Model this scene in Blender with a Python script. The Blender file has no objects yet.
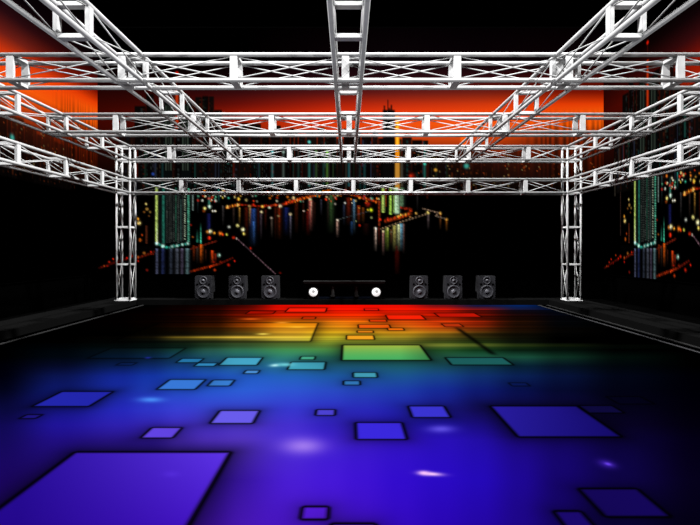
import bpy, bmesh, math, random
import numpy as np
from mathutils import Vector, Matrix

S = bpy.context.scene
C = S.collection
CAMZ, F, VX, VY = 1.27, 540.0, 348.0, 249.2   # eye height above the dance floor, focal length (px), vanishing point (px)
LEDGE = 0.12                                   # height of the ledge round the floor

# ------------------------------------------------------------------ materials
def mat(name, col, rough=0.6, spec=0.0, metal=0.0, emit=None, estr=0.0, noise=None):
    m = bpy.data.materials.new(name); m.use_nodes = True
    nt = m.node_tree; b = nt.nodes['Principled BSDF']
    b.inputs['Base Color'].default_value = (*col, 1)
    b.inputs['Roughness'].default_value = rough
    b.inputs['Specular IOR Level'].default_value = spec
    b.inputs['Metallic'].default_value = metal
    if emit:
        b.inputs['Emission Color'].default_value = (*emit, 1)
        b.inputs['Emission Strength'].default_value = estr
    if noise:
        n = nt.nodes.new('ShaderNodeTexNoise'); n.inputs['Scale'].default_value = noise
        n.inputs['Detail'].default_value = 4
        r = nt.nodes.new('ShaderNodeMapRange')
        r.inputs['To Min'].default_value = 0.75; r.inputs['To Max'].default_value = 1.25
        mx = nt.nodes.new('ShaderNodeVectorMath'); mx.operation = 'SCALE'
        mx.inputs[0].default_value = col
        tc = nt.nodes.new('ShaderNodeTexCoord')
        nt.links.new(tc.outputs['Object'], n.inputs['Vector'])
        nt.links.new(n.outputs['Fac'], r.inputs['Value'])
        nt.links.new(r.outputs['Result'], mx.inputs['Scale'])
        nt.links.new(mx.outputs['Vector'], b.inputs['Base Color'])
    return m

def led_mat(name):
    m = bpy.data.materials.new(name); m.use_nodes = True
    nt = m.node_tree; b = nt.nodes['Principled BSDF']
    b.inputs['Base Color'].default_value = (0, 0, 0, 1)
    b.inputs['Specular IOR Level'].default_value = 0
    b.inputs['Roughness'].default_value = 1
    a = nt.nodes.new('ShaderNodeAttribute'); a.attribute_name = 'picture'
    nt.links.new(a.outputs['Color'], b.inputs['Emission Color'])
    b.inputs['Emission Strength'].default_value = 1.0
    m.cycles.emission_sampling = 'NONE'
    return m

M = dict(
    truss=mat('brushed_aluminium', (0.15, 0.15, 0.15), 0.5, 0.05, noise=6),
    plate=mat('pale_aluminium_plate', (0.18, 0.18, 0.18), 0.5, 0.05, noise=9),
    wall=mat('matt_black_wall', (0.0001, 0.0001, 0.0001), 1),
    ledge=mat('charcoal_carpet', (0.0009, 0.0009, 0.0009), 1),
    black=mat('black_board', (0.0002, 0.0002, 0.0002), 1),
    edge=mat('grey_edge_strip', (0.0045, 0.0045, 0.0045), 0.6, noise=1.3),
    edge_bright=mat('bright_edge_strip', (0.009, 0.009, 0.0095), 0.6, noise=1.3),
    cab=mat('speaker_black', (0.0055, 0.0055, 0.006), 0.4, 0.05, noise=8),
    cabf=mat('speaker_baffle', (0.0062, 0.0062, 0.0072), 0.4, 0.05, noise=5),
    ring=mat('speaker_ring', (0.013, 0.013, 0.015), 0.4, 0.05),
    cone=mat('speaker_cone', (0.012, 0.012, 0.014), 0.5, 0.05),
    cap=mat('speaker_cap', (0.026, 0.026, 0.03), 0.4, 0.1),
    desk=mat('console_black', (0.0055, 0.0055, 0.0055), 0.5),
    desk_low=mat('console_dark_apron', (0.0017, 0.0017, 0.0017), 0.5),
    desk_shelf=mat('console_blue_black', (0.001, 0.0014, 0.0026), 0.5),
    lamp_face=mat('lamp_face', (0.2, 0.2, 0.2), 0.5, emit=(1, 1, 1), estr=0.75),
    lamp_cap=mat('lamp_hub', (0.05, 0.05, 0.05), 0.5, emit=(1, 1, 1), estr=0.35),
    led=led_mat('led_pixels'),
)

# ------------------------------------------------------------------ mesh helpers
def a_box(bm, c, s, bev=0.0):
    r = bmesh.ops.create_cube(bm, size=1, matrix=Matrix.Translation(c) @ Matrix.Diagonal((*s, 1)))
    if bev:
        vs = set(r['verts'])
        es = [e for e in bm.edges if e.verts[0] in vs and e.verts[1] in vs]
        bmesh.ops.bevel(bm, geom=es, offset=bev, segments=2, affect='EDGES')

def a_tube(bm, p, q, r, seg=12, r2=None):
    p, q = Vector(p), Vector(q); d = q - p
    rot = d.to_track_quat('Z', 'Y').to_matrix().to_4x4()
    bmesh.ops.create_cone(bm, cap_ends=True, segments=seg, radius1=r, radius2=r if r2 is None else r2,
                          depth=d.length, matrix=Matrix.Translation((p + q) / 2) @ rot)

def a_lathe(bm, prof, c, seg=32):
    """profile of (radius, y) turned about an axis along y"""
    rings = []
    for r, y in prof:
        if r < 1e-5: rings.append([bm.verts.new((c[0], c[1] + y, c[2]))])
        else: rings.append([bm.verts.new((c[0] + r * math.cos(t), c[1] + y, c[2] + r * math.sin(t)))
                            for t in (2 * math.pi * k / seg for k in range(seg))])
    for A, B in zip(rings, rings[1:]):
        for k in range(seg):
            j = (k + 1) % seg
            if len(A) == 1 and len(B) == 1: continue
            if len(A) == 1: bm.faces.new((A[0], B[k], B[j]))
            elif len(B) == 1: bm.faces.new((A[k], B[0], A[j]))
            else: bm.faces.new((A[k], B[k], B[j], A[j]))

def mesh_of(name, build, m, smooth=False):
    bm = bmesh.new(); build(bm)
    bmesh.ops.recalc_face_normals(bm, faces=bm.faces)
    me = bpy.data.meshes.new(name); bm.to_mesh(me); bm.free()
    me.materials.append(M[m])
    if smooth:
        for p in me.polygons: p.use_smooth = len(p.vertices) == 4
    return me

def link(name, me, parent=None, loc=(0, 0, 0), rot=None):
    o = bpy.data.objects.new(name, me); C.objects.link(o)
    o.location = loc
    if rot is not None: o.rotation_euler = rot
    if parent: o.parent = parent
    return o

def thing(name, label, cat, loc=(0, 0, 0), group=None, rotz=0):
    o = bpy.data.objects.new(name, None); C.objects.link(o)
    o.empty_display_size = 0.2
    o.location = loc; o.rotation_euler = (0, 0, rotz)
    o['label'] = label; o['category'] = cat
    if group: o['group'] = group
    return o

def struct(name, build, m):
    o = link(name, mesh_of(name, build, m)); o['kind'] = 'structure'
    return o

def copy_tree(o, parent=None):
    c = o.copy(); C.objects.link(c)
    if parent: c.parent = parent
    for ch in list(o.children): copy_tree(ch, c)
    return c

# ------------------------------------------------------------------ the shell
YB = 12.85                    # front of the back wall
XL, XR = -5.99, 6.11          # faces of the side walls
TOP = 1.27 + 5.3
def lerp_rgb(v): return v
def grid_obj(name, P, rgb, parent=None):
    """P: (h, w, 3) points, rgb: (h, w, 3) sRGB 0-255 -> one mesh with a colour attribute"""
    h, w, _ = P.shape
    me = bpy.data.meshes.new(name)
    idx = np.arange(h * w).reshape(h, w)
    q = np.stack([idx[:-1, :-1], idx[:-1, 1:], idx[1:, 1:], idx[1:, :-1]], -1).reshape(-1, 4)
    n = len(q)
    me.vertices.add(h * w); me.vertices.foreach_set('co', P.reshape(-1).astype(np.float32))
    me.loops.add(4 * n); me.loops.foreach_set('vertex_index', q.reshape(-1).astype(np.int32))
    me.polygons.add(n); me.polygons.foreach_set('loop_start', (np.arange(n) * 4).astype(np.int32))
    me.update(calc_edges=True)
    c = np.clip(rgb / 255.0, 0, 1)
    lin = np.where(c <= 0.04045, c / 12.92, ((c + 0.055) / 1.055) ** 2.4)
    col = np.ones((h * w, 4), np.float32); col[:, :3] = lin.reshape(-1, 3)
    at = me.color_attributes.new('picture', 'FLOAT_COLOR', 'POINT')
    at.data.foreach_set('color', col.reshape(-1))
    me.materials.append(M['led'])
    return link(name, me, parent)

# ---- what the lit dance floor shows -------------------------------
XS = [0, 60, 120, 150, 180, 210, 240, 290, 330, 360, 400, 440, 480, 520, 560, 620, 700]
K = (0, 0, 0)
ROWS = {
 303: [K,K,K,K,(12,0,0),(30,2,0),(60,4,0),(210,10,0),(250,12,0),(240,10,2),(190,12,6),(60,18,36),(8,22,60),(2,26,70),K,K,K],
 306: [K,K,K,K,(18,1,0),(45,3,0),(90,6,0),(235,12,0),(255,12,0),(250,12,0),(225,14,3),(120,16,20),(20,20,55),(5,30,80),(0,8,25),K,K],
 310: [K,K,K,(6,0,0),(25,0,0),(70,5,0),(135,10,0),(238,15,0),(255,18,0),(255,18,0),(245,20,0),(212,20,4),(120,16,10),(20,16,38),(2,12,35),K,K],
 316: [K,K,(4,0,0),(12,1,0),(38,5,0),(105,15,0),(190,30,0),(242,40,0),(250,48,0),(252,48,0),(250,40,3),(225,28,0),(150,18,0),(45,10,6),(6,6,16),K,K],
 322: [K,K,(4,0,0),(14,2,0),(50,10,0),(110,30,0),(205,72,0),(228,125,8),(226,120,15),(238,112,10),(232,85,10),(214,60,8),(170,38,5),(50,20,5),(6,7,10),K,K],
 325: [K,K,(3,0,0),(12,2,0),(50,12,0),(120,38,0),(205,82,4),(236,142,14),(226,130,18),(236,124,14),(220,90,12),(205,60,8),(150,34,5),(40,16,5),(4,5,8),K,K],
 329: [K,K,(3,1,0),(12,5,0),(52,22,0),(120,62,8),(160,86,10),(214,142,28),(228,152,20),(232,146,20),(215,118,20),(205,92,14),(165,66,12),(60,26,6),(10,7,5),K,K],
 333: [K,K,K,(6,4,0),(16,12,4),(52,38,12),(95,72,20),(190,140,32),(218,172,28),(218,165,28),(205,145,26),(140,96,20),(80,55,12),(30,20,6),(4,4,3),K,K],
 335.3: [K,K,K,(8,6,3),(26,20,7),(60,46,14),(108,84,24),(194,150,38),(216,178,32),(205,172,32),(188,146,28),(116,90,20),(66,52,13),(24,20,6),(3,3,2),K,K],
 337.5: [K,K,(3,2,1),(14,11,3),(92,76,22),(146,124,38),(200,168,58),(216,186,58),(208,192,44),(188,178,40),(150,130,34),(80,70,20),(44,42,12),(14,14,5),K,K,K],
 339.6: [K,K,(2,3,2),(8,9,5),(40,40,16),(50,48,18),(82,74,27),(176,154,52),(190,184,44),(172,170,40),(130,122,34),(62,64,20),(30,36,11),(10,12,5),K,K,K],
 342.5: [K,K,(2,4,4),(5,12,10),(22,38,22),(48,68,34),(80,98,42),(124,148,54),(150,168,50),(146,160,48),(112,120,40),(56,70,22),(26,40,13),(7,12,5),K,K,K],
 344: [K,(0,1,2),(3,8,8),(6,18,14),(20,42,24),(44,76,42),(70,106,54),(112,150,60),(138,168,56),(146,166,56),(136,150,52),(104,116,40),(66,80,26),(28,38,14),(10,16,6),K,K],
 345.5: [K,(0,2,4),(3,12,12),(7,22,18),(20,48,34),(46,84,48),(72,112,62),(112,158,70),(135,172,62),(150,172,62),(160,176,66),(148,160,60),(104,120,44),(50,66,22),(22,32,10),(3,6,3),K],
 347.5: [K,(0,3,5),(3,15,18),(7,24,24),(18,52,40),(42,88,62),(62,116,74),(92,156,80),(108,166,74),(112,156,68),(108,140,62),(76,108,42),(40,70,26),(18,40,16),(6,18,9),(2,5,3),K],
 350: [K,(0,4,8),(5,18,26),(9,30,34),(18,60,56),(40,92,78),(50,120,90),(70,155,88),(84,158,78),(60,126,78),(55,110,62),(34,82,36),(15,50,22),(6,24,12),(3,14,8),K,K],
 357: [K,(1,6,14),(5,22,44),(10,36,66),(20,66,96),(32,92,112),(40,115,125),(52,140,122),(42,118,100),(36,105,90),(40,108,88),(42,108,86),(38,108,82),(26,80,60),(14,48,34),(2,12,8),K],
 366: [(0,0,6),(5,10,40),(10,30,88),(14,42,110),(22,64,135),(30,88,152),(38,108,165),(40,120,158),(34,104,140),(32,98,130),(32,104,122),(28,90,112),(16,60,84),(8,36,56),(5,18,32),(1,5,10),K],
 376: [(0,0,10),(10,20,80),(18,38,145),(20,52,165),(26,70,185),(32,84,198),(36,94,205),(36,100,192),(32,94,175),(30,90,165),(28,86,150),(24,70,142),(16,48,112),(10,32,84),(6,18,56),(2,5,20),(0,0,4)],
 390: [(2,3,24),(14,25,112),(26,46,176),(32,62,192),(36,80,206),(40,90,214),(44,94,216),(46,86,210),(42,76,198),(36,68,182),(30,60,170),(22,42,150),(14,26,112),(8,16,76),(5,9,45),(2,3,18),(0,0,5)],
 410: [(10,9,64),(24,24,150),(38,40,190),(46,52,200),(56,62,212),(58,66,212),(58,66,212),(56,56,212),(48,46,200),(42,40,188),(34,34,178),(27,24,140),(20,14,98),(16,10,80),(14,8,66),(5,3,28),(1,0,8)],
 425: [(16,9,84),(32,20,155),(46,32,178),(52,36,180),(66,46,200),(72,50,205),(80,56,212),(70,48,212),(52,34,196),(45,28,185),(36,22,178),(30,18,160),(28,14,140),(20,9,98),(16,6,76),(8,3,38),(2,0,12)],
 440: [(20,9,90),(34,15,138),(44,22,150),(48,24,156),(74,44,190),(86,52,208),(92,58,216),(78,48,220),(64,32,212),(58,26,206),(50,20,200),(42,16,190),(36,14,174),(30,10,140),(22,7,110),(12,4,64),(3,0,20)],
 480: [(30,6,110),(40,12,138),(46,18,150),(48,20,160),(52,20,170),(58,22,178),(68,26,196),(76,30,220),(70,24,218),(62,18,212),(50,12,205),(42,10,196),(36,9,184),(30,7,150),(22,5,112),(14,4,72),(5,1,26)],
 526: [(40,10,130),(44,12,140),(50,14,150),(54,16,160),(62,18,170),(70,20,184),(78,24,200),(78,22,212),(72,20,208),(66,16,204),(54,10,198),(42,6,180),(36,6,164),(30,6,138),(22,5,108),(10,3,60),(4,1,22)],
}
# rectangles: x left, x right (both on the far edge), y far, y near, fill, halo strength
N_ = None
RECTS = [
 (75,231,452,560,'big',.9), (62,113.5,391.5,406.5,(34,38,172),.8), (152,182.5,427.5,438,(98,68,228),.5),
 (220,260,410.5,423.5,(105,92,236),.6), (316.5,335.5,409.5,415.5,(76,66,212),.3), (355.5,402,422.5,439.5,(58,40,222),.6),
 (408,444,406,417.5,(58,52,212),.5), (490,577,406,437,'right',.8), (578,637,488.5,517,(20,7,88),.5),
 (553,581,511,532,(26,9,108),.4), (578,612,405.5,413,(13,9,58),.2), (302.5,329,506.5,519.5,(84,26,216),.4), (331,376,523.5,545,(60,14,170),.5),
 (213,235,380,386,(58,128,215),.3), (170,206,379.5,389.5,(56,120,216),.4), (353,376.5,372.5,377.5,(70,165,190),.3),
 (343.5,360,380.8,385,(50,118,184),.3), (246,260,370.3,373.6,(80,150,222),.3), (227,263,357.5,365.2,(70,168,202),.4),
 (291,326,362,369.6,(68,168,192),.4), (301,315.5,356.4,359.6,(72,178,142),.3), (182,204,358.5,362.6,(40,126,180),.3),
 (198,218,363,366.2,(50,138,192),.3), (112,186,348,358.3,N_,.4), (342.5,420,345,360.3,'green',.8),
 (445,503,357.5,365,(28,92,90),.4), (385.5,421,315,319.6,(255,34,6),.5), (369,386,319.6,321.8,(242,62,6),.3),
 (358,389,324.5,328.2,(250,96,12),.4), (387,403,328,330.4,(248,112,12),.3), (357,373,330.6,332.8,(248,140,22),.3),
 (346.5,373.5,335.4,339.6,(248,166,32),.4), (289,327,308,312,(255,30,8),.4), (250,276,311,314,(165,14,0),.3),
 (303,316,317,319,(235,55,5),.2), (364,378,308.5,310.5,(235,18,8),.3), (434,474,313,317,(196,20,5),.4),
 (441,459,323.5,326.8,(185,50,12),.3), (508.5,526,382.8,386,N_,.2), (606,640,396.5,404,N_,.3),
 (121,137,362.6,365.2,N_,.2), (27,43,414.5,418.6,(28,20,122),.2), (160,318,323,341.5,N_,.8),
 (232,258,447.5,448,N_,0),
]
SPOTS = [ # x, y, sx, sy, colour, slope
 (303,446,21,8,(156,118,238),0), (300,447,36,9,(60,36,50),0), (151,399.7,12,2.6,(72,138,245),0), (432,474,11,1.9,(255,205,255),.06),
 (424,473,6,2.2,(255,200,255),.06), (441,429,13,3.6,(92,76,222),0), (608,464,5,1.9,(110,66,245),.25), (607,464,9,4,(50,24,150),.2),
 (275,365.3,5,1.4,(180,240,245),-.05), (285,364.6,9,1.8,(110,205,215),0), (263,334,6,.8,(252,222,90),0), (297,327,9,.9,(252,185,42),0),
 (282,322.6,8,.8,(245,150,40),0), (251,319,10,.8,(232,92,20),0), (172,474,8,3,(82,42,215),0), (148,357.8,3,.8,(30,40,150),0),
]
def floor_rgb(X, Y):
    px = VX + F * X / Y; py = VY + F * CAMZ / Y
    ys = sorted(ROWS); T = np.array([ROWS[y] for y in ys], float)
    xi = np.clip(np.interp(px, XS, range(len(XS))), 0, len(XS) - 1.001); x0 = xi.astype(int); fx = (xi - x0)[..., None]
    fx = fx * fx * (3 - 2 * fx)
    yi = np.clip(np.interp(py, ys, range(len(ys))), 0, len(ys) - 1.001); y0 = yi.astype(int); fy = (yi - y0)[..., None]
    rgb = (T[y0, x0] * (1 - fx) + T[y0, x0 + 1] * fx) * (1 - fy) + (T[y0 + 1, x0] * (1 - fx) + T[y0 + 1, x0 + 1] * fx) * fy
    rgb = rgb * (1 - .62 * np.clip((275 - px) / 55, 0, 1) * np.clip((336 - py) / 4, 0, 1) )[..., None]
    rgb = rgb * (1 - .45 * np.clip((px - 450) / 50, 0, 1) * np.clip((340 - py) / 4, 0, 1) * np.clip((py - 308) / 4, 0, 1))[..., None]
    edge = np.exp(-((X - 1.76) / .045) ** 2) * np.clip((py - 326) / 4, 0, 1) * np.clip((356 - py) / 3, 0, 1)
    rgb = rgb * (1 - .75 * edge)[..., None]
    # thin horizontal streaks, strongest in the hot band
    rng = np.random.RandomState(5); st = rng.rand(400)
    st = np.convolve(st, np.ones(3) / 3, 'same')
    s = np.interp(Y, np.linspace(0, 14, 400), st)
    hot = np.clip((356 - py) / 30, 0, 1)
    rgb = rgb * (1 + (s - .5) * (.8 + .8 * np.clip((np.abs(px - 345) - 80) / 60, 0, 1)) * hot)[..., None]
    for (xa, xb, ya, yb, fill, halo) in RECTS:
        if halo == 0: continue
        XA = (xa - VX) * CAMZ / (ya - VY); XB = (xb - VX) * CAMZ / (ya - VY)
        YA = F * CAMZ / (ya - VY); YBm = F * CAMZ / (yb - VY)
        cx, cy = (XA + XB) / 2, (YA + YBm) / 2; hx, hy = (XB - XA) / 2, (YA - YBm) / 2
        r = min(.02, .35 * min(hx, hy))
        k = min(1.0, max(.3, 3.6 / cy)); hy *= k; r = min(r, .35 * hy)
        qx = np.abs(X - cx) - hx + r; qy = np.abs(Y - cy) * k - hy + r
        sd = np.hypot(np.maximum(qx, 0), np.maximum(qy, 0)) + np.minimum(np.maximum(qx, qy), 0) - r
        big = min(1, max(hx, hy) / .45)
        w = .011 + .006 * big
        shade = halo * .68 * np.exp(-np.clip(sd, 0, None) / (.05 + .10 * big)) * (sd > 0)
        rgb = rgb * (1 - shade)[..., None]
        inside = np.clip(.5 - sd / .012, 0, 1)[..., None]
        if fill is not None:
            if isinstance(fill, str):
                if fill == 'big':
                    t = np.clip((px - 20) / 210, 0, 1)[..., None]; u = np.clip((py - 452) / 73, 0, 1)[..., None]
                    c = (np.array([38, 14, 150]) * (1 - t) + np.array([94, 52, 232]) * t) * (1 - u) + (np.array([36, 8, 140]) * (1 - t) + np.array([72, 22, 205]) * t) * u
                elif fill == 'right':
                    t = np.clip((px - 490) / 125, 0, 1)[..., None]
                    c = np.array([40, 28, 160]) * (1 - t) + np.array([20, 11, 104]) * t
                else:
                    t = np.clip((py - 345) / 15, 0, 1)[..., None]
                    c = np.array([170, 188, 66]) * (1 - t) ** 1.6 + np.array([72, 176, 98]) * (1 - (1 - t) ** 1.6)
                    c = c * (1 - .25 * np.clip((px - 400) / 30, 0, 1))[..., None]
            else: c = np.array(fill, float)
            rgb = rgb * (1 - inside) + c * inside
        line = np.exp(-((sd) / w) ** 2)
        rgb = rgb * (1 - (.9 if fill is not None else .6) * line)[..., None]
    for (x, y, sx, sy, c, sl) in SPOTS:
        g = np.exp(-(((px - x) / sx) ** 2 + ((py - y - sl * (px - x)) / sy) ** 2))[..., None]
        rgb = rgb * (1 - g) + np.maximum(rgb, np.array(c, float)) * g
    return rgb

# left and right edges of the lit floor differ a little from the camera's axis
FXL, FXR, FY0, FY1 = -4.82, 4.57, 0.9, 12.3
cols = np.linspace(FXL, FXR, 820)
rows = 1 / np.linspace(1 / 2.3, 1 / FY1, 440); rows = np.concatenate([np.linspace(FY0, 2.28, 30), rows])
GX, GY = np.meshgrid(cols, rows)
P = np.stack([GX, GY, np.zeros_like(GX)], -1)
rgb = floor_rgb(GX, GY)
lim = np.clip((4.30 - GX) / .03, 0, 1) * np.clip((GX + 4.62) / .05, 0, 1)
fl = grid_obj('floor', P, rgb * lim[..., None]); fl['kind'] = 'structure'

def slab(bm): a_box(bm, ((XL + XR) / 2, (FY0 + YB) / 2, -.06), (XR - XL + .3, YB - FY0, .1))
struct('floor_base', slab, 'black')

# ledges round the floor
struct('trim_1', lambda bm: a_box(bm, (-5.19, (FY0 + YB) / 2, .05), (.74, YB - FY0, .14), .004), 'ledge')
struct('trim_2', lambda bm: a_box(bm, (4.97, (FY0 + YB) / 2, .05), (.80, YB - FY0, .14), .004), 'ledge')
struct('trim_3', lambda bm: a_box(bm, (0.0 - .125, (12.3 + YB) / 2, .049), (9.38, YB - 12.3, .138), .004), 'ledge')
struct('trim_4', lambda bm: a_box(bm, ((XL - 5.56) / 2, (FY0 + YB) / 2, .03), (-5.56 - XL, YB - FY0, .1)), 'black')
struct('trim_5', lambda bm: a_box(bm, ((XR + 5.37) / 2, (FY0 + YB) / 2, .03), (XR - 5.37, YB - FY0, .1)), 'black')
# thin strips along the floor's edges, their highlights put in as grey colour
struct('trim_6', lambda bm: a_box(bm, (-4.63, 6.6, .006), (.05, 11.2, .01), .002), 'edge')
struct('trim_7', lambda bm: a_box(bm, (4.30, 6.6, .006), (.03, 11.2, .01), .002), 'edge_bright')
struct('trim_8', lambda bm: a_box(bm, (4.50, 6.6, .006), (.05, 11.2, .01), .002), 'edge')

# walls
struct('wall_back', lambda bm: a_box(bm, ((XL + XR) / 2, YB + .06, TOP / 2), (XR - XL + .3, .12, TOP)), 'wall')
struct('wall_left', lambda bm: a_box(bm, (XL - .06, (FY0 + YB) / 2, TOP / 2), (.12, YB - FY0, TOP)), 'wall')
struct('wall_right', lambda bm: a_box(bm, (XR + .06, (FY0 + YB) / 2, TOP / 2), (.12, YB - FY0, TOP)), 'wall')

# ------------------------------------------------------------------ the city picture on the three screens
X0, X1, Y0, Y1 = 96.0, 605.0, 28.0, 274.0       # picture frame in its own units
def city():
    rng = np.random.RandomState(11)
    xs = np.arange(X0, X1 + .5, 1.0); ys = np.arange(Y0, Y1 + .5, 1.0)
    PX, PY = np.meshgrid(xs, ys)
    sx = [96, 180, 240, 330, 400, 480, 540, 605]
    sy = [10, 60, 76, 92, 104, 113, 125, 140, 160, 178, 190]
    T = np.array([
     [K,K,K,K,K,K,K,K],
     [K,K,K,(8,2,4),(10,3,6),(8,2,5),(10,2,4),(10,2,4)],
     [(10,1,1),(12,2,2),(16,3,5),(30,7,12),(36,10,16),(40,10,14),(48,8,8),(60,8,4)],
     [(35,4,3),(42,6,6),(52,10,12),(84,18,18),(98,26,22),(112,30,20),(116,24,8),(120,18,2)],
     [(50,5,2),(64,8,4),(102,15,8),(165,32,12),(190,45,15),(205,55,14),(222,58,6),(228,62,4)],
     [(58,6,2),(88,10,3),(150,26,6),(215,46,10),(238,60,14),(245,70,12),(245,76,8),(250,92,10)],
     [(55,6,2),(80,12,3),(150,30,6),(220,60,12),(240,80,16),(246,90,14),(240,84,8),(246,92,10)],
     [(40,5,2),(60,10,3),(110,22,6),(170,44,12),(190,60,14),(200,66,12),(140,40,6),(125,34,4)],
     [(25,4,2),(30,5,2),(50,10,4),(70,16,8),(80,22,10),(84,24,10),(80,19,4),(72,15,2)],
     [(10,2,1),(12,2,1),(16,4,2),(20,6,4),(20,6,4),(20,6,4),(42,11,3),(38,8,2)],
     [K,K,K,K,K,K,K,K]], float)
    xi = np.clip(np.interp(PX, sx, range(len(sx))), 0, len(sx) - 1.001); a = xi.astype(int); fx = (xi - a)[..., None]
    yi = np.clip(np.interp(PY, sy, range(len(sy))), 0, len(sy) - 1.001); b = yi.astype(int); fy = (yi - b)[..., None]
    im = (T[b, a] * (1 - fx) + T[b, a + 1] * fx) * (1 - fy) + (T[b + 1, a] * (1 - fx) + T[b + 1, a + 1] * fx) * fy
    def rect(x0, y0, x1, y1, c, al=1.0):
        m = (np.clip(PX - x0 + .5, 0, 1) * np.clip(x1 - PX + .5, 0, 1) * np.clip(PY - y0 + .5, 0, 1) * np.clip(y1 - PY + .5, 0, 1) * al)[..., None]
        im[:] = im * (1 - m) + np.array(c, float) * m
    def add(m, c): im[:] = np.maximum(im, m[..., None] * np.array(c, float))
    def col(x, y0, y1, w, c, fade=1):
        t = np.clip((PY - y0) / max(1, y1 - y0), 0, 1)
        e = np.clip(PY - y0 + 1, 0, 1) * np.clip(y1 - PY + 1, 0, 1)
        k = (1 - t) ** .8 if fade == 1 else (1 if fade == 0 else (t ** .8))
        add(np.exp(-((PX - x) / (w * .6)) ** 2) * e * k, c)
    def dot(x, y, r, c):
        add(np.clip(1.3 * np.exp(-(((PX - x) ** 2 + (PY - y) ** 2) / (r * r))), 0, 1), c)
    def line(x0, y0, x1, y1, w, c, jit=0):
        n = int(max(abs(x1 - x0), abs(y1 - y0)) / .8) + 1
        L = math.hypot(x1 - x0, y1 - y0)
        c = np.array(c, float) * (.8 if w > .9 else .95); w = w * .82
        t = np.clip(((PX - x0) * (x1 - x0) + (PY - y0) * (y1 - y0)) / (L * L), 0, 1)
        d2 = (PX - x0 - t * (x1 - x0)) ** 2 + (PY - y0 - t * (y1 - y0)) ** 2
        add(np.clip(1.3 * np.exp(-d2 / (w * w)), 0, 1) * (1 - max(jit, .35) * (.5 + .5 * np.sin(t * L * 1.9))), c)
        if w > .75:
            for k in range(int(L / 3)):
                q = rng.rand(); dot(x0 + q * (x1 - x0) + rng.uniform(-1, 1), y0 + q * (y1 - y0) + rng.uniform(-1, 1), rng.uniform(.5, .9), c * rng.uniform(1, 1.9))
    # curtain like ripple low in the sky at the right end
    rip = .72 + .28 * np.sin(PX * 1.1 + 2 * np.sin(PX * .23))
    m = (np.clip((PX - 520) / 30, 0, 1) * np.clip((PY - 108) / 30, 0, 1))[..., None]
    im[:] = im * (1 - m) + im * m * rip[..., None]
    # skyline: dark towers, lower to the right
    x = 118.0
    fixed = {}
    while x < 560:
        w = rng.uniform(4, 13)
        base = np.interp(x, [118, 130, 136, 150, 160, 172, 188, 212, 222, 260, 330, 400, 430, 470, 560], [128, 122, 94, 96, 106, 104, 98, 98, 122, 126, 130, 132, 138, 146, 152])
        top = base + rng.uniform(-2, 9)
        g = rng.uniform(2, 11); al = float(np.interp(x, [420, 470, 560], [.95, .6, .3]))
        rect(x, top, x + w - .5, 196, (g + 5 * (1 - al), g * .8, g * .7), al)
        for k in range(int(w / 2)):
            cx = x + 1 + 2 * k
            if rng.rand() < .5:
                tone = [(40, 46, 46), (22, 52, 48), (62, 24, 12), (46, 42, 30), (34, 34, 44), (74, 20, 8)][rng.randint(6)]
                if x > 440: tone = (84, 34, 12)
                on = rng.rand(200) * (rng.rand(200) < .6)
                s = on[np.clip(((PY - top) / 1.6).astype(int), 0, 199)] * (PY > top + 2) * (PY < 194)
                add((np.abs(PX - cx) < .7) * s * rng.uniform(.5, 1.1), tone)
        x += w
    for k in range(40):
        c = [(24,66,58),(40,60,34),(86,22,8),(34,40,54),(74,66,54),(20,56,56)][rng.randint(6)]
        y0 = rng.uniform(140, 166)
        col(rng.uniform(118, 478), y0, y0 + rng.uniform(20, 40), rng.uniform(.8, 2.2), np.array(c) * rng.uniform(.5, 1), 0)
    for (x, c) in ((144,(30,60,46)), (272,(80,150,150)), (309,(70,160,150)), (316,(70,110,60)), (327,(110,170,60)), (349,(30,140,150)), (425,(50,150,130)), (283,(110,130,120))):
        col(x, 148, 186, 2.2, np.array(c) * .55, 0); dot(x, 164 if x == 425 else 142 if x == 309 else 152, 1.4, np.array(c) * 1.4)
    # black spires
    rect(383, 110, 395, 180, (8, 6, 6)); rect(387.6, 100, 388.6, 112, (20, 8, 8)); rect(384, 105.5, 385.2, 112, (16, 6, 6)); rect(391, 105, 392.4, 112, (16, 6, 6))
    rect(389, 108, 390.2, 112, (12, 6, 6))
    rect(395.3, 116, 399.8, 190, (236, 140, 14)); rect(396.6, 116, 398.6, 150, (255, 190, 40)); rect(395.3, 160, 399.8, 190, (186, 128, 44))
    rect(461, 132, 467.5, 148, (252, 92, 6))
    for k in range(60):
        dot(rng.uniform(405, 540), rng.uniform(150, 186), .7, (120, 100, 60) if rng.rand() < .6 else (130, 50, 20))
    dot(467, 166, 2.6, (50, 150, 135)); dot(436, 170, 1.6, (210, 150, 50)); dot(411, 176, 1.8, (190, 40, 15)); dot(412, 176, 3, (120, 20, 8))
    dot(152, 174, 1.4, (40, 70, 160))
    # red beacon tower at the left end
    col(176, 88, 128, 3.4, (190, 50, 12), 0); rect(175.6, 74, 176.4, 86, (70, 14, 6)); dot(176, 73, 1.6, (225, 26, 6))
    rect(163, 100, 172, 190, (6, 9, 9)); rect(180, 104, 190, 190, (6, 8, 8))
    for xx in (165, 167.5, 170, 182, 184.5, 187): col(xx, 106, 170, 1, (52, 62, 52), 0)
    for k in range(26): col(rng.uniform(500, 603), rng.uniform(128, 150), rng.uniform(165, 184), 1, (90, 26, 4))
    for k in range(26): dot(rng.uniform(505, 604), rng.uniform(148, 178), .7, (150, 60, 20))
    # far bank lights just under the second ring
    for k in range(90):
        xx = rng.uniform(196, 380); dot(xx, rng.uniform(190, 203), rng.uniform(.6, 1.3), [(230,120,30),(225,200,120),(200,50,20),(80,160,120),(235,225,190)][rng.randint(5)])
    # green glass tower and its reflection
    rect(157, 188, 189, 244, (9, 11, 12)); rect(130, 246, 189, 250, (2, 2, 2), .8)
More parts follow.
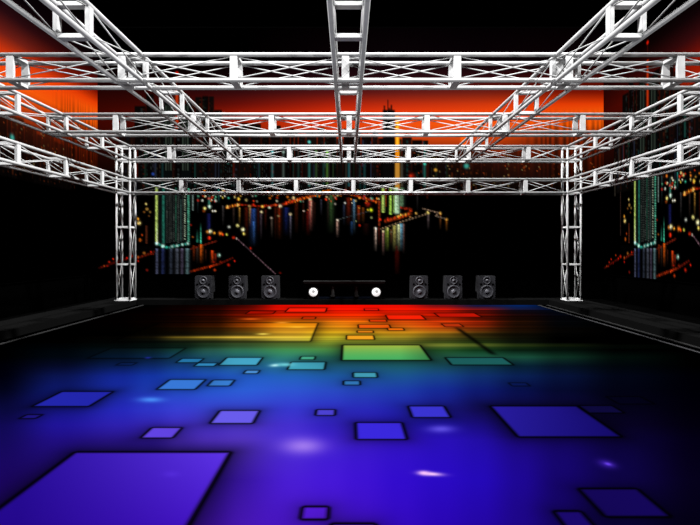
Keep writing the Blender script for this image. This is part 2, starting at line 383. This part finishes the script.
    for i, xx in enumerate(np.arange(166, 183, 2.3)):
        s = np.sin(PY * 3.2 + i) > -.2
        add((np.abs(PX - xx) < .7) * s * (PY > 188) * (PY < 243 - abs(xx - 168) * .1), (50, 56, 52))
    col(162.5, 188, 243, 2.4, (34, 104, 88), 0); col(155.6, 188, 243, 2.4, (176, 200, 100), 0); col(155.8, 200, 243, 1.2, (235, 245, 190), 2)
    s = .45 + .55 * (np.sin(PY * 2.9) > -.1)
    add(np.exp(-((PX - 187.6) / 1.1) ** 2) * s * (PY > 188) * (PY < 243), (104, 222, 180))
    add(np.exp(-((PX - 184) / .9) ** 2) * (np.sin(PY * 2.9 + 1) > .1) * (PY > 188) * (PY < 240), (150, 165, 140))
    col(175, 188, 241, 1.2, (24, 84, 66), 0); col(180, 200, 241, 1, (60, 90, 84), 0)
    line(156, 243.5, 166, 247.8, 1.3, (50, 190, 165)); line(166, 247.8, 187, 243.4, 1.1, (56, 170, 150), .5)
    for (xx, yy, r) in ((156, 243.3, 1.8), (162, 246, 1.7), (171, 246.6, 1.4), (176, 245.6, 1.3), (181.5, 244.6, 1.3), (187, 243.4, 1.5)): dot(xx, yy, r, (190, 255, 235))
    for (xx, w, c) in ((156, 2.4, (110, 116, 156)), (162, 3, (44, 56, 110)), (170, 3, (84, 96, 122)), (176, 3, (104, 112, 130)), (181, 2.6, (124, 112, 146)), (186.6, 3, (150, 200, 206))):
        col(xx, 249, 274, w, c, 0)
    for yy in (262, 268): rect(150, yy, 190, yy + .8, (5, 6, 8), .6)
    # left cluster and street lights
    for (xx, yy, r, c) in ((138,223,2.2,(255,214,120)),(137,219,1.6,(220,140,40)),(145,204,1.2,(230,190,110)),(146,209,1.5,(215,160,70)),(143,212,1.1,(200,120,40)),(149,212,1.2,(190,150,70)),(148,216,.9,(180,110,40)),
        (139,240,1.8,(196,88,20)),(141,235,1.2,(150,50,10)),(143,253,1.4,(215,120,40)),(137,257,1.2,(190,90,30)),(150,252,1.2,(210,30,14)),(153,252,1,(160,24,10)),(137,261,1.1,(180,20,8)),(146,270,1.2,(150,24,14)),
        (130,256,1.4,(230,40,10)),(126,258,1.2,(200,20,8)),(121,255,1,(210,60,12)),(116,262,1.1,(170,20,6)),(108,262,1.2,(190,30,8)),(103,266,1.1,(170,60,20)),(112,259,1,(180,30,8)),
        (208.8,206.6,2,(215,255,225)),(204,208.4,1.8,(235,210,110)),(201.5,200.6,1.3,(235,240,220)),(215,200.8,1.3,(225,245,225)),(214.5,211,1.2,(240,230,190)),(212,211,1.1,(240,230,190)),(203,211,1.3,(210,90,20)),
        (209.5,231.5,2.2,(250,240,170)),(207,232,1.8,(220,140,50)),(208.6,238,1.9,(235,40,14)),(213.4,233,1.4,(235,150,40)),(219.5,233.4,2.1,(245,120,30)),(222,234.5,1.4,(230,60,14)),(226,234.4,1.3,(190,190,70)),
        (228.4,227,1.5,(235,240,225)),(237,225.6,1.7,(230,220,130)),(242.4,229.6,2.2,(255,246,180)),(243.5,233.8,1.6,(235,200,90)),(233,237.6,1.5,(230,40,10)),(236,238.6,1,(230,210,190)),
        (218.2,255.2,1.9,(170,225,195)),(228,265,1.4,(225,34,12)),(250,248.2,1.3,(200,28,12)),(234,261,1.1,(170,24,12)),(213,262,1.2,(170,24,10)),(220,262,1.1,(190,40,12)),(214,270,1.3,(210,60,16)),(280,273,1.2,(110,14,6)),
        (190,225,1,(190,30,14)),(192,237,1,(190,100,30)),(261,212,1.5,(245,215,160)),(271,218,1.3,(235,210,180)),(278,216,1.2,(240,190,120)),(290,214.2,1.6,(250,225,170)),(227,207,1.7,(250,190,90)),(232,206,1.6,(250,130,30)),
        (237,205,1.8,(255,190,90)),(248.6,206,1.3,(250,200,120)),(253,205,1.5,(235,40,14)),(262,206.6,1.6,(255,180,70)),(269,207.6,1.4,(230,240,200)),(275,205,1.5,(235,80,30)),(280,206,2,(250,220,170)),(286,203,1.6,(235,50,14)),(292,202,1.5,(240,60,14)),(297,200,1.8,(255,120,30)),
        (238,199,1.7,(240,190,60)),(228,198,1.2,(60,200,160)),(222,197.5,1,(190,170,60)),(240,196,1,(230,170,60)),(252,196,1.1,(200,200,180)),(293,198,1.8,(250,210,140)),
        (310,199.4,1.9,(255,225,160)),(303.6,211,1,(220,190,170)),(308,210,1,(230,120,60)),(326.5,197,1.1,(210,180,130)),(335,204,1.2,(200,190,170)),(345,203,1.2,(210,210,200)),(337.5,220.2,1.4,(250,225,200)),
        (359.5,198,1.2,(235,150,50)),(371,210,2.1,(215,235,30)),(368,210,1.3,(200,170,40)),(371.6,217.6,1.2,(170,180,110)),(359,208,1.1,(220,150,50)),(359.6,225.4,1.2,(170,30,10)),(356,221.4,.9,(180,190,120)),(376,202,1.4,(240,90,20)),(368,204,3,(120,20,10)),
        (375.6,228.6,1.6,(245,235,200)),(383.4,231.4,1.4,(225,200,150)),(387.4,229,1.8,(225,225,120)),(380,219.6,1.5,(230,40,14)),(388,219.6,2,(220,50,20)),
        (428.2,212.8,1.8,(255,226,120)),(416.5,213.4,1.4,(250,190,90)),(440.6,213.2,1.5,(240,180,80)),(447,219.4,1.5,(245,170,60)),(410.6,217,1,(230,150,70)),(437.4,214.6,.9,(190,150,120))):
        dot(xx, yy, r * .82, c)
    col(196.6, 229, 242, 1.4, (44, 150, 120), 2); col(200, 222, 243, 1.4, (70, 205, 160), 2); col(192, 190, 210, 1.4, (110, 130, 124), 0); col(208.3, 190, 207, 2, (70, 165, 140), 2)
    col(197, 190, 214, 1.2, (50, 70, 70), 1); col(218, 190, 204, 1.4, (40, 140, 130), 1); col(208, 214, 229, 3, (18, 20, 66), 0); col(130, 196, 236, 1.3, (40, 26, 22), 0); col(145.5, 226, 243, 1.6, (80, 34, 18), 0)
    for (xx, y0, y1, w, c) in ((193,246,262,2,(120,38,8)),(196.5,248,264,1.4,(70,50,40)),(200.4,245,264,3,(226,92,18)),(205,250,262,1.4,(60,24,12)),(211.6,251,265,2.6,(205,62,16)),(214.6,254,264,2,(120,26,8)),
        (222.5,206,226,1.4,(66,60,60)),(233,208,226,1.4,(80,56,46)),(239,208,226,1.6,(150,106,40)),(246,208,238,3,(104,24,8)),(249.4,206,228,1.8,(204,150,70)),(252.4,209,247,5.2,(34,64,128)),(253,222,246,3,(50,92,160)),(257.5,208,236,2,(66,16,6)),
        (260.5,212,240,1.5,(80,64,74)),(265,210,230,2,(60,14,8)),(271.4,218,238,1.3,(100,84,72)),(279,208,240,3.6,(112,32,8)),(275,208,240,2,(50,14,6)),(286,208,236,4.4,(18,26,76)),(290.2,214,240,1.4,(124,116,140)),(296,203,234,2.4,(72,20,6)),
        (303,204,232,2,(40,10,5)),(310.4,201,232,3.2,(226,110,96)),(311,202,222,1.6,(250,190,160)),(308,212,236,3.4,(90,12,8)),(314,203,226,2,(50,20,12)),(321,200,216,1.6,(44,44,56)),(331,192,234,4.8,(56,88,44)),(328,198,228,2,(40,30,24)),
        (337.4,220,238,2,(206,160,140)),(344,205,226,2,(30,36,54)),(348.6,198,226,4,(96,24,10)),(354,200,234,2.6,(96,140,170)),(352,222,236,2.6,(30,60,100)),(358.6,206,224,2.4,(160,52,16)),(363,208,224,2.4,(110,52,14)),(366,224,236,4,(30,8,6)),
        (375.6,228,252,2,(225,190,170)),(379.4,201,228,2.2,(120,40,16)),(379,228,246,2,(60,16,10)),(383.4,231,256,1.8,(180,124,110)),(387.2,229,252,3.2,(136,160,50)),(391.6,230,246,2,(110,70,40)),(394.6,226,252,3.4,(176,166,84)),(398.6,225,252,3.4,(196,206,150)),
        (401.6,224,252,3.6,(96,150,172)),(403.8,224,254,1.6,(150,100,90)),(397.2,246,276,3.2,(72,8,4)),(428.6,214,230,1.6,(110,90,90)),(440.6,214,230,1.4,(110,60,24)),(447,220,232,1.6,(150,84,20)),
        (371,190,204,1,(30,60,60)),(417.6,190,212,1,(70,64,64))):
        col(xx, y0, y1, w, c)
    for (xx, y1, w, c) in ((383.2, 212, 2.8, (176, 206, 96)), (390.8, 214, 2.6, (150, 196, 70)), (396.8, 213.4, 4.6, (196, 236, 190)), (394.6, 212, 2, (150, 190, 80)), (402, 206, 4, (80, 110, 80)), (386, 206, 1, (120, 40, 10))):
        col(xx, 188, y1, w, c, 0)
    line(188, 272, 218, 264, 1.1, (176, 44, 10)); line(218, 264, 232, 258, .9, (110, 20, 8))
    line(136, 258, 154, 252, 1.2, (120, 26, 8)); line(98, 268, 132, 256, 1, (90, 12, 5))
    line(190, 249, 216, 241, .8, (120, 30, 14)); line(236.5, 238.6, 275, 274, .6, (112, 82, 92), .35)
    line(226, 207.4, 239, 204.4, 1.4, (240, 110, 24)); line(239, 204.6, 262, 206.6, .9, (170, 34, 10)); line(262, 206.6, 286, 204, 1.0, (190, 44, 12)); line(284, 204, 300, 199, 1.6, (240, 66, 14))
    line(298, 200, 313, 195.6, 1.5, (232, 92, 16)); line(313, 195.6, 330, 190, 1.5, (236, 110, 20)); line(344, 192, 360, 197, 1.4, (200, 60, 12)); line(358, 196.6, 378, 202, 1.4, (205, 62, 14))
    line(379.4, 202, 379.4, 226, .9, (130, 44, 18)); line(338, 219.6, 370, 211, .6, (52, 58, 58))
    line(386, 221, 397, 218, 1.9, (214, 62, 16)); line(397, 218, 410, 213.6, 2.1, (236, 84, 18)); line(397, 216.4, 407, 214, 1.2, (255, 176, 60)); line(410, 213, 411, 209.6, 1.6, (190, 50, 14)); line(410, 209, 401, 207.6, 1.4, (150, 34, 12))
    line(381, 229, 398, 223, .8, (150, 120, 84), .7); line(398, 223, 427, 214, .8, (150, 120, 90), .7); line(390, 232.5, 402, 228.6, .6, (120, 110, 80), .3)
    line(423, 208.6, 440, 213, .7, (150, 120, 96), .5); line(436, 216, 446, 218.8, .7, (140, 120, 100), .4)
    # grain of the streaked reflections
    cn = rng.uniform(.72, 1.3, im.shape[1]); fn = rng.uniform(.7, 1.15, im.shape[:2])
    low = np.clip((PY - 190) / 6, 0, 1)
    im *= (1 - low + low * cn[None, :] * fn)[..., None]
    fog = np.clip((PY - 248) / 4, 0, 1) * (PX > 150) * (PX < 192)
    im *= (1 - .45 * fog)[..., None]
    return im
CITY = city()
h_, w_, _ = CITY.shape
US = np.linspace(0, 1, w_); ZS = CAMZ + (VY - np.linspace(Y0, Y1, h_)) * (12.80 / F)
U, Z = np.meshgrid(US, ZS)
ztop, zbot = ZS[0], ZS[-1]
SW = XR - XL - .1
def screen(label, flat, case_c, case_s):
    t = thing('video_screen', label, 'screen', (case_c[0], case_c[1], zbot), 'video screens with a night city picture')
    g = grid_obj('display', flat - np.array([case_c[0], case_c[1], zbot]), CITY, t)
    link('casing', mesh_of('casing', lambda bm: a_box(bm, (0, 0, (ztop - zbot) / 2), (*case_s, ztop - zbot + .04), .004), 'black'), t)
    return t
xa, xb = XL + .05, XR - .05
zc = (ztop + zbot) / 2
fb = np.stack([xa + U * (xb - xa), np.full_like(U, YB - .055), Z], -1)
screen('wide back screen with night city, golden tower and bridge behind the speakers', fb, ((xa + xb) / 2, YB - .025), (xb - xa, .046))
fl_ = np.stack([np.full_like(U, XL + .055), (YB - .05) - (1 - U) * SW, Z], -1)
screen('left side screen with orange dusk glow fading to black', fl_, (XL + .025, YB - .1 - SW / 2 + .05), (.046, SW))
fr_ = np.stack([np.full_like(U, XR - .055), (YB - .05) - U * SW, Z], -1)
screen('right side screen showing lit green tower and red lights', fr_, (XR - .025, YB - .1 - SW / 2 + .05), (.046, SW))

# ------------------------------------------------------------------ trusses
W = 0.30; R = 0.0255; RB = 0.0075
CH = {}
def tube_mesh(key, L, r, seg, m):
    k = (key, round(L, 4), r)
    if k not in CH: CH[k] = mesh_of(key, lambda bm: a_tube(bm, (0, 0, 0), (0, 0, L), r, seg), m, True)
    return CH[k]
def rod(name, t, p, q, r, seg, m):
    p, q = Vector(p), Vector(q); d = q - p
    o = link(name, tube_mesh(name, d.length, r, seg, m), t, p)
    o.rotation_mode = 'QUATERNION'; o.rotation_quaternion = d.to_track_quat('Z', 'Y')
    return o
FR = {}
def frame_mesh(pw, pt):
    """square ring in the local y-z plane, plates pw wide along the truss"""
    if (pw, pt) not in FR:
        def b(bm):
            h = W / 2
            for s in (-1, 1):
                a_box(bm, (0, s * h, 0), (pw, pt, W - 2 * R * .6), .003)
                a_box(bm, (0, 0, s * h), (pw, W - pt, pt), .003)
        FR[(pw, pt)] = mesh_of('frame', b, 'plate')
    return FR[(pw, pt)]

def truss(label, a, b, nodes, group, name='box_truss', pw=.09, pt=.042, four=False, cat='truss', braces=True, skip=''):
    """box truss from a to b (centre line); nodes = distances of the frames from a"""
    a, b = Vector(a), Vector(b); d = b - a; L = d.length
    t = thing(name, label, cat, a, group)
    # children in the thing's own frame: x along the truss
    t.rotation_mode = 'QUATERNION'
    up = abs(d.z) > .5 * L
    t.rotation_quaternion = Matrix(((0, 1, 0), (0, 0, 1), (1, 0, 0))).to_quaternion() if up else d.to_track_quat('X', 'Z')
    h = W / 2
    for sy in (-1, 1):
        for sz in (-1, 1):
            rod('chord', t, (0, sy * h, sz * h), (L, sy * h, sz * h), R, 14, 'truss')
    for n in nodes[(1 if 'a' in skip else 0):(len(nodes) - 1 if 'b' in skip else len(nodes))]: link('frame', frame_mesh(pw, pt), t, (n, 0, 0))
    if braces:
        for n0, n1 in zip(nodes, nodes[1:]):
            if n1 - n0 < .3: continue
            g = pw / 2
            for s in (-1, 1):
                rod('brace', t, (n0 + g, s * h, h - R), (n1 - g, s * h, -h + R), RB, 6, 'truss')
                rod('brace', t, (n0 + g, s * h, -h + R), (n1 - g, s * h, h - R), RB, 6, 'truss')
                if four:
                    rod('brace', t, (n0 + g, h - R, s * h), (n1 - g, -h + R, s * h), RB, 6, 'truss')
                    rod('brace', t, (n0 + g, -h + R, s * h), (n1 - g, h - R, s * h), RB, 6, 'truss')
    return t

zu = CAMZ + 2.14; zl = CAMZ + 1.405
XT0, XT1 = -5.0, 5.03
DF, DM, DB = 6.51, 9.31, 12.15
def xnodes(x0, x1, centre, step):
    k = math.ceil((x0 + .1 - centre) / step); out = [x0 + .05]
    while centre + k * step < x1 - .1:
        if centre + k * step > x0 + .25: out.append(centre + k * step)
        k += 1
    if x1 - .05 - out[-1] < .25: out.pop()
    out.append(x1 - .05)
    return [o - x0 for o in out]
G1, G2, G3, G4 = 'cross trusses over the floor', 'lengthways trusses over the floor', 'side trusses of the two rings', 'truss towers'
truss('white cross truss nearest the viewer, topmost and largest', (XT0 + .16, DF, zu), (XT1 - .16, DF, zu), xnodes(XT0 + .16, XT1 - .16, -.03, 1.315), G1)
truss('white cross truss in the middle, second from the front', (XT0 - .18, DM, zu), (XT1 + .18, DM, zu), [.02 + 1.32 * k - (XT0 - .18) for k in range(-3, 4)], G1)
truss('white upper cross truss between the tops of the two towers', (XT0 + W / 2, DB, zu), (XT1 - W / 2, DB, zu), xnodes(XT0 + .16, XT1 - .16, .03, 1.33), G1, skip='ab')
truss('white lower cross truss between the towers, lowest across the back screen', (XT0 + W / 2, DB, zl), (XT1 - W / 2, DB, zl), xnodes(XT0 + .16, XT1 - .16, .13, 1.275), G1, skip='ab')
def ynodes(y0, y1, at, step):
    return xnodes(y0, y1, at, step)
LT = 12.33
for x, lab in ((-2.58, 'left white lengthways truss running to the back over the floor'), (0.005, 'middle white lengthways truss seen from straight below'), (2.61, 'right white lengthways truss running to the back over the floor')):
    truss(lab, (x, 3.0, zu), (x, LT, zu), ynodes(3.0, LT, 5.07, 1.42), G2)
for x, s in ((XT0, 'left'), (XT1, 'right')):
    truss('white upper side truss meeting top of the %s tower' % s, (x, 3.0, zu), (x, DB - W / 2 - .02, zu), ynodes(3.0, DB - W / 2, 7.95 - .02, 1.36), G3, skip='b')
    truss('white lower side truss meeting the %s tower below its top' % s, (x, 3.0, zl), (x, DB - W / 2 - .02, zl), ynodes(3.0, DB - W / 2, 7.95 - .02, 1.36), G3, skip='b')
for x, s in ((XT0, 'left'), (XT1, 'right')):
    t = truss('white truss tower standing on the %s ledge by the back screen' % s, (x, DB, LEDGE + .012), (x, DB, zu + W / 2 + .02),
              [.02, .80, 1.63, zl - LEDGE - W / 2 - .012, zl - LEDGE + W / 2 - .012, zu - LEDGE - W / 2 - .012, zu - LEDGE + W / 2 - .012], G4, name='truss_tower', pw=.04, pt=.03, cat='truss tower')
    link('base_plate', mesh_of('base_plate', lambda bm: a_box(bm, (0, 0, 0), (.02, .36, .36), .003), 'plate'), t, (-.001, 0, 0))

# ------------------------------------------------------------------ speakers on the back ledge
def make_speaker(label, group):
    t = thing('loudspeaker', label, 'speaker', (0, 0, LEDGE), group)
    w, d, h = .40, .29, .535
    def cab(bm): a_box(bm, (0, d / 2 + .012, h / 2), (w, d, h), .012)
    link('cabinet', mesh_of('cabinet', cab, 'cab'), t)
    def baf(bm):
        # shield shaped front: cut lower corners
        pts = [(-.182, .10), (-.165, .03), (-.12, .012), (.12, .012), (.165, .03), (.182, .10), (.182, .50), (.165, .522), (-.165, .522), (-.182, .50)]; pts = [(x * 1.04, z) for x, z in pts]
        f = [bm.verts.new((x, 0, z)) for x, z in pts]; g = [bm.verts.new((x * 1.02, .02, z)) for x, z in pts]
        bm.faces.new(f)
        bm.faces.new(list(reversed(g)))
        for k in range(len(pts)):
            j = (k + 1) % len(pts); bm.faces.new((f[k], f[j], g[j], g[k]))
    link('baffle', mesh_of('baffle', baf, 'cabf'), t)
    def driver(nm, r, x, z):
        s = link(nm, mesh_of(nm, lambda bm: a_lathe(bm, [(r * .70, .0), (r * .78, -.012), (r * .92, -.014), (r, 0)], (x, 0, z)), 'ring', True), t)
        link('cone', mesh_of('cone', lambda bm: a_lathe(bm, [(r * .80, -.006), (r * .62, -.001), (r * .30, -.0008)], (x, -.002, z)), 'cone', True), s)
        link('dust_cap', mesh_of('dust_cap', lambda bm: a_lathe(bm, [(r * .34, -.001), (r * .26, -.012), (r * .12, -.018), (0, -.020)], (x, -.002, z)), 'cap', True), s)
    driver('woofer', .156, 0, .172)
    driver('tweeter', .092, 0, .432)
    for x in (-.135, .135):
        link('port', mesh_of('port', lambda bm: a_lathe(bm, [(.022, -.001), (.018, -.008), (.012, -.003), (0, -.002)], (x, 0, .345)), 'black', True), t)
    link('indicator', mesh_of('indicator', lambda bm: a_lathe(bm, [(.022, -.001), (.018, -.010), (0, -.012)], (0, 0, .325)), 'ring', True), t)
    return t
SP = [(203.2, 'leftmost of the black speakers on the back ledge'), (237, 'second black speaker from the left on the back ledge'), (269.8, 'black speaker just left of the low console with two lamps'),
      (419.6, 'black speaker just right of the low console with two lamps'), (453.8, 'second black speaker from the right on the back ledge'), (487, 'rightmost of the black speakers on the back ledge')]
YS_ = 12.40
first = None
for k, (px, lab) in enumerate(SP):
    o = make_speaker(lab, 'black speakers along the back ledge') if first is None else copy_tree(first)
    first = first or o
    o['label'] = lab
    o.location = ((px - VX) * YS_ / F, YS_, LEDGE)

# ------------------------------------------------------------------ low console with two lamps
cx = (344.2 - VX) * YS_ / F
t = thing('console_table', 'low black console with two round white lamps on the back ledge', 'console', (cx, YS_, LEDGE))
def b_top(bm):
    vs = []
    for x, y, z in ((-.92, -.035, .360), (.92, -.035, .360), (.92, .30, .360), (-.92, .30, .360), (-.945, -.05, .415), (.945, -.05, .415), (.945, .30, .415), (-.945, .30, .415)):
        vs.append(bm.verts.new((x, y, z)))
    for f in ((0, 3, 2, 1), (4, 5, 6, 7), (0, 1, 5, 4), (1, 2, 6, 5), (2, 3, 7, 6), (3, 0, 4, 7)): bm.faces.new([vs[i] for i in f])
link('table_top', mesh_of('table_top', b_top, 'desk'), t)
link('apron', mesh_of('apron', lambda bm: a_box(bm, (0, .13, .327), (1.76, .26, .064), .008), 'desk_low'), t)
link('shelf', mesh_of('shelf', lambda bm: a_box(bm, (0, .14, .03), (1.45, .24, .05), .006), 'desk_shelf'), t)
for px in (332.6, 356.4):
    x = (px - 344.2) * YS_ / F
    def leg(bm, x=x):
        a_tube(bm, (x, .045, .055), (x, .045, .294), .042, 16)
        a_tube(bm, (x, .045, .055), (x, .045, .085), .056, 16)
        a_tube(bm, (x, .045, .270), (x, .045, .294), .056, 16)
    link('leg', mesh_of('leg', leg, 'desk'), t)
for px in (313.3, 376.2):
    x = (px - 344.2) * YS_ / F; z = .165
    bx = link('lamp_box', mesh_of('lamp_box', lambda bm: a_box(bm, (x, .12, .148), (.25, .22, .296), .012), 'desk_low'), t)
    link('bezel', mesh_of('bezel', lambda bm: a_lathe(bm, [(.098, .012), (.106, -.008), (.118, -.008), (.122, .012)], (x, 0, z)), 'desk', True), bx)
    lf = link('lamp_face', mesh_of('lamp_face', lambda bm: a_lathe(bm, [(.100, .004), (.085, -.010), (.050, -.020), (0, -.024)], (x, 0, z)), 'lamp_face', True), bx)
    lf['label'] = 'glowing white lamp face'
    link('hub', mesh_of('hub', lambda bm: a_lathe(bm, [(.036, -.019), (.030, -.028), (.012, -.031), (0, -.028)], (x + .008, 0, z + .02)), 'lamp_cap', True), bx)

# ------------------------------------------------------------------ light
def sun(name, e, direction, col=(1, 1, 1), ang=2):
    l = bpy.data.lights.new(name, 'SUN'); l.energy = e; l.color = col; l.angle = math.radians(ang)
    o = bpy.data.objects.new(name, l); C.objects.link(o)
    o.rotation_euler = Vector(direction).to_track_quat('-Z', 'Y').to_euler(); o.location = (0, -3, 8)
    return o
sun('key_light', 17.0, (0, .28, -.95))
sun('key_light_right', 25.0, (-.69, .23, -.68))  # side pair: unseen sources, added to brighten the lengthways and side trusses
sun('key_light_left', 25.0, (.69, .23, -.68))
sun('low_front_right', 2.6, (-.42, .86, .24))  # low pair: unseen upward fill, added to lift the truss undersides
sun('low_front_left', 2.6, (.42, .86, .24))
w = bpy.data.worlds.new('night'); S.world = w; w.use_nodes = True
w.node_tree.nodes['Background'].inputs['Color'].default_value = (0, 0, 0, 1)
w.node_tree.nodes['Background'].inputs['Strength'].default_value = 0

# ------------------------------------------------------------------ camera
cd = bpy.data.cameras.new('camera'); cam = bpy.data.objects.new('camera', cd); C.objects.link(cam)
cam.location = (0, 0, CAMZ); cam.rotation_euler = (math.pi / 2, 0, 0)
cd.sensor_width = 36; cd.lens = F / 700 * 36
cd.shift_x = (350 - VX) / 700; cd.shift_y = -(262.5 - VY) / 700
cd.clip_start = .05; cd.clip_end = 100
S.camera = cam
S.view_settings.view_transform = 'Standard'; S.view_settings.look = 'None'
S.view_settings.exposure = 0; S.view_settings.gamma = 1; S.view_settings.use_curve_mapping = False
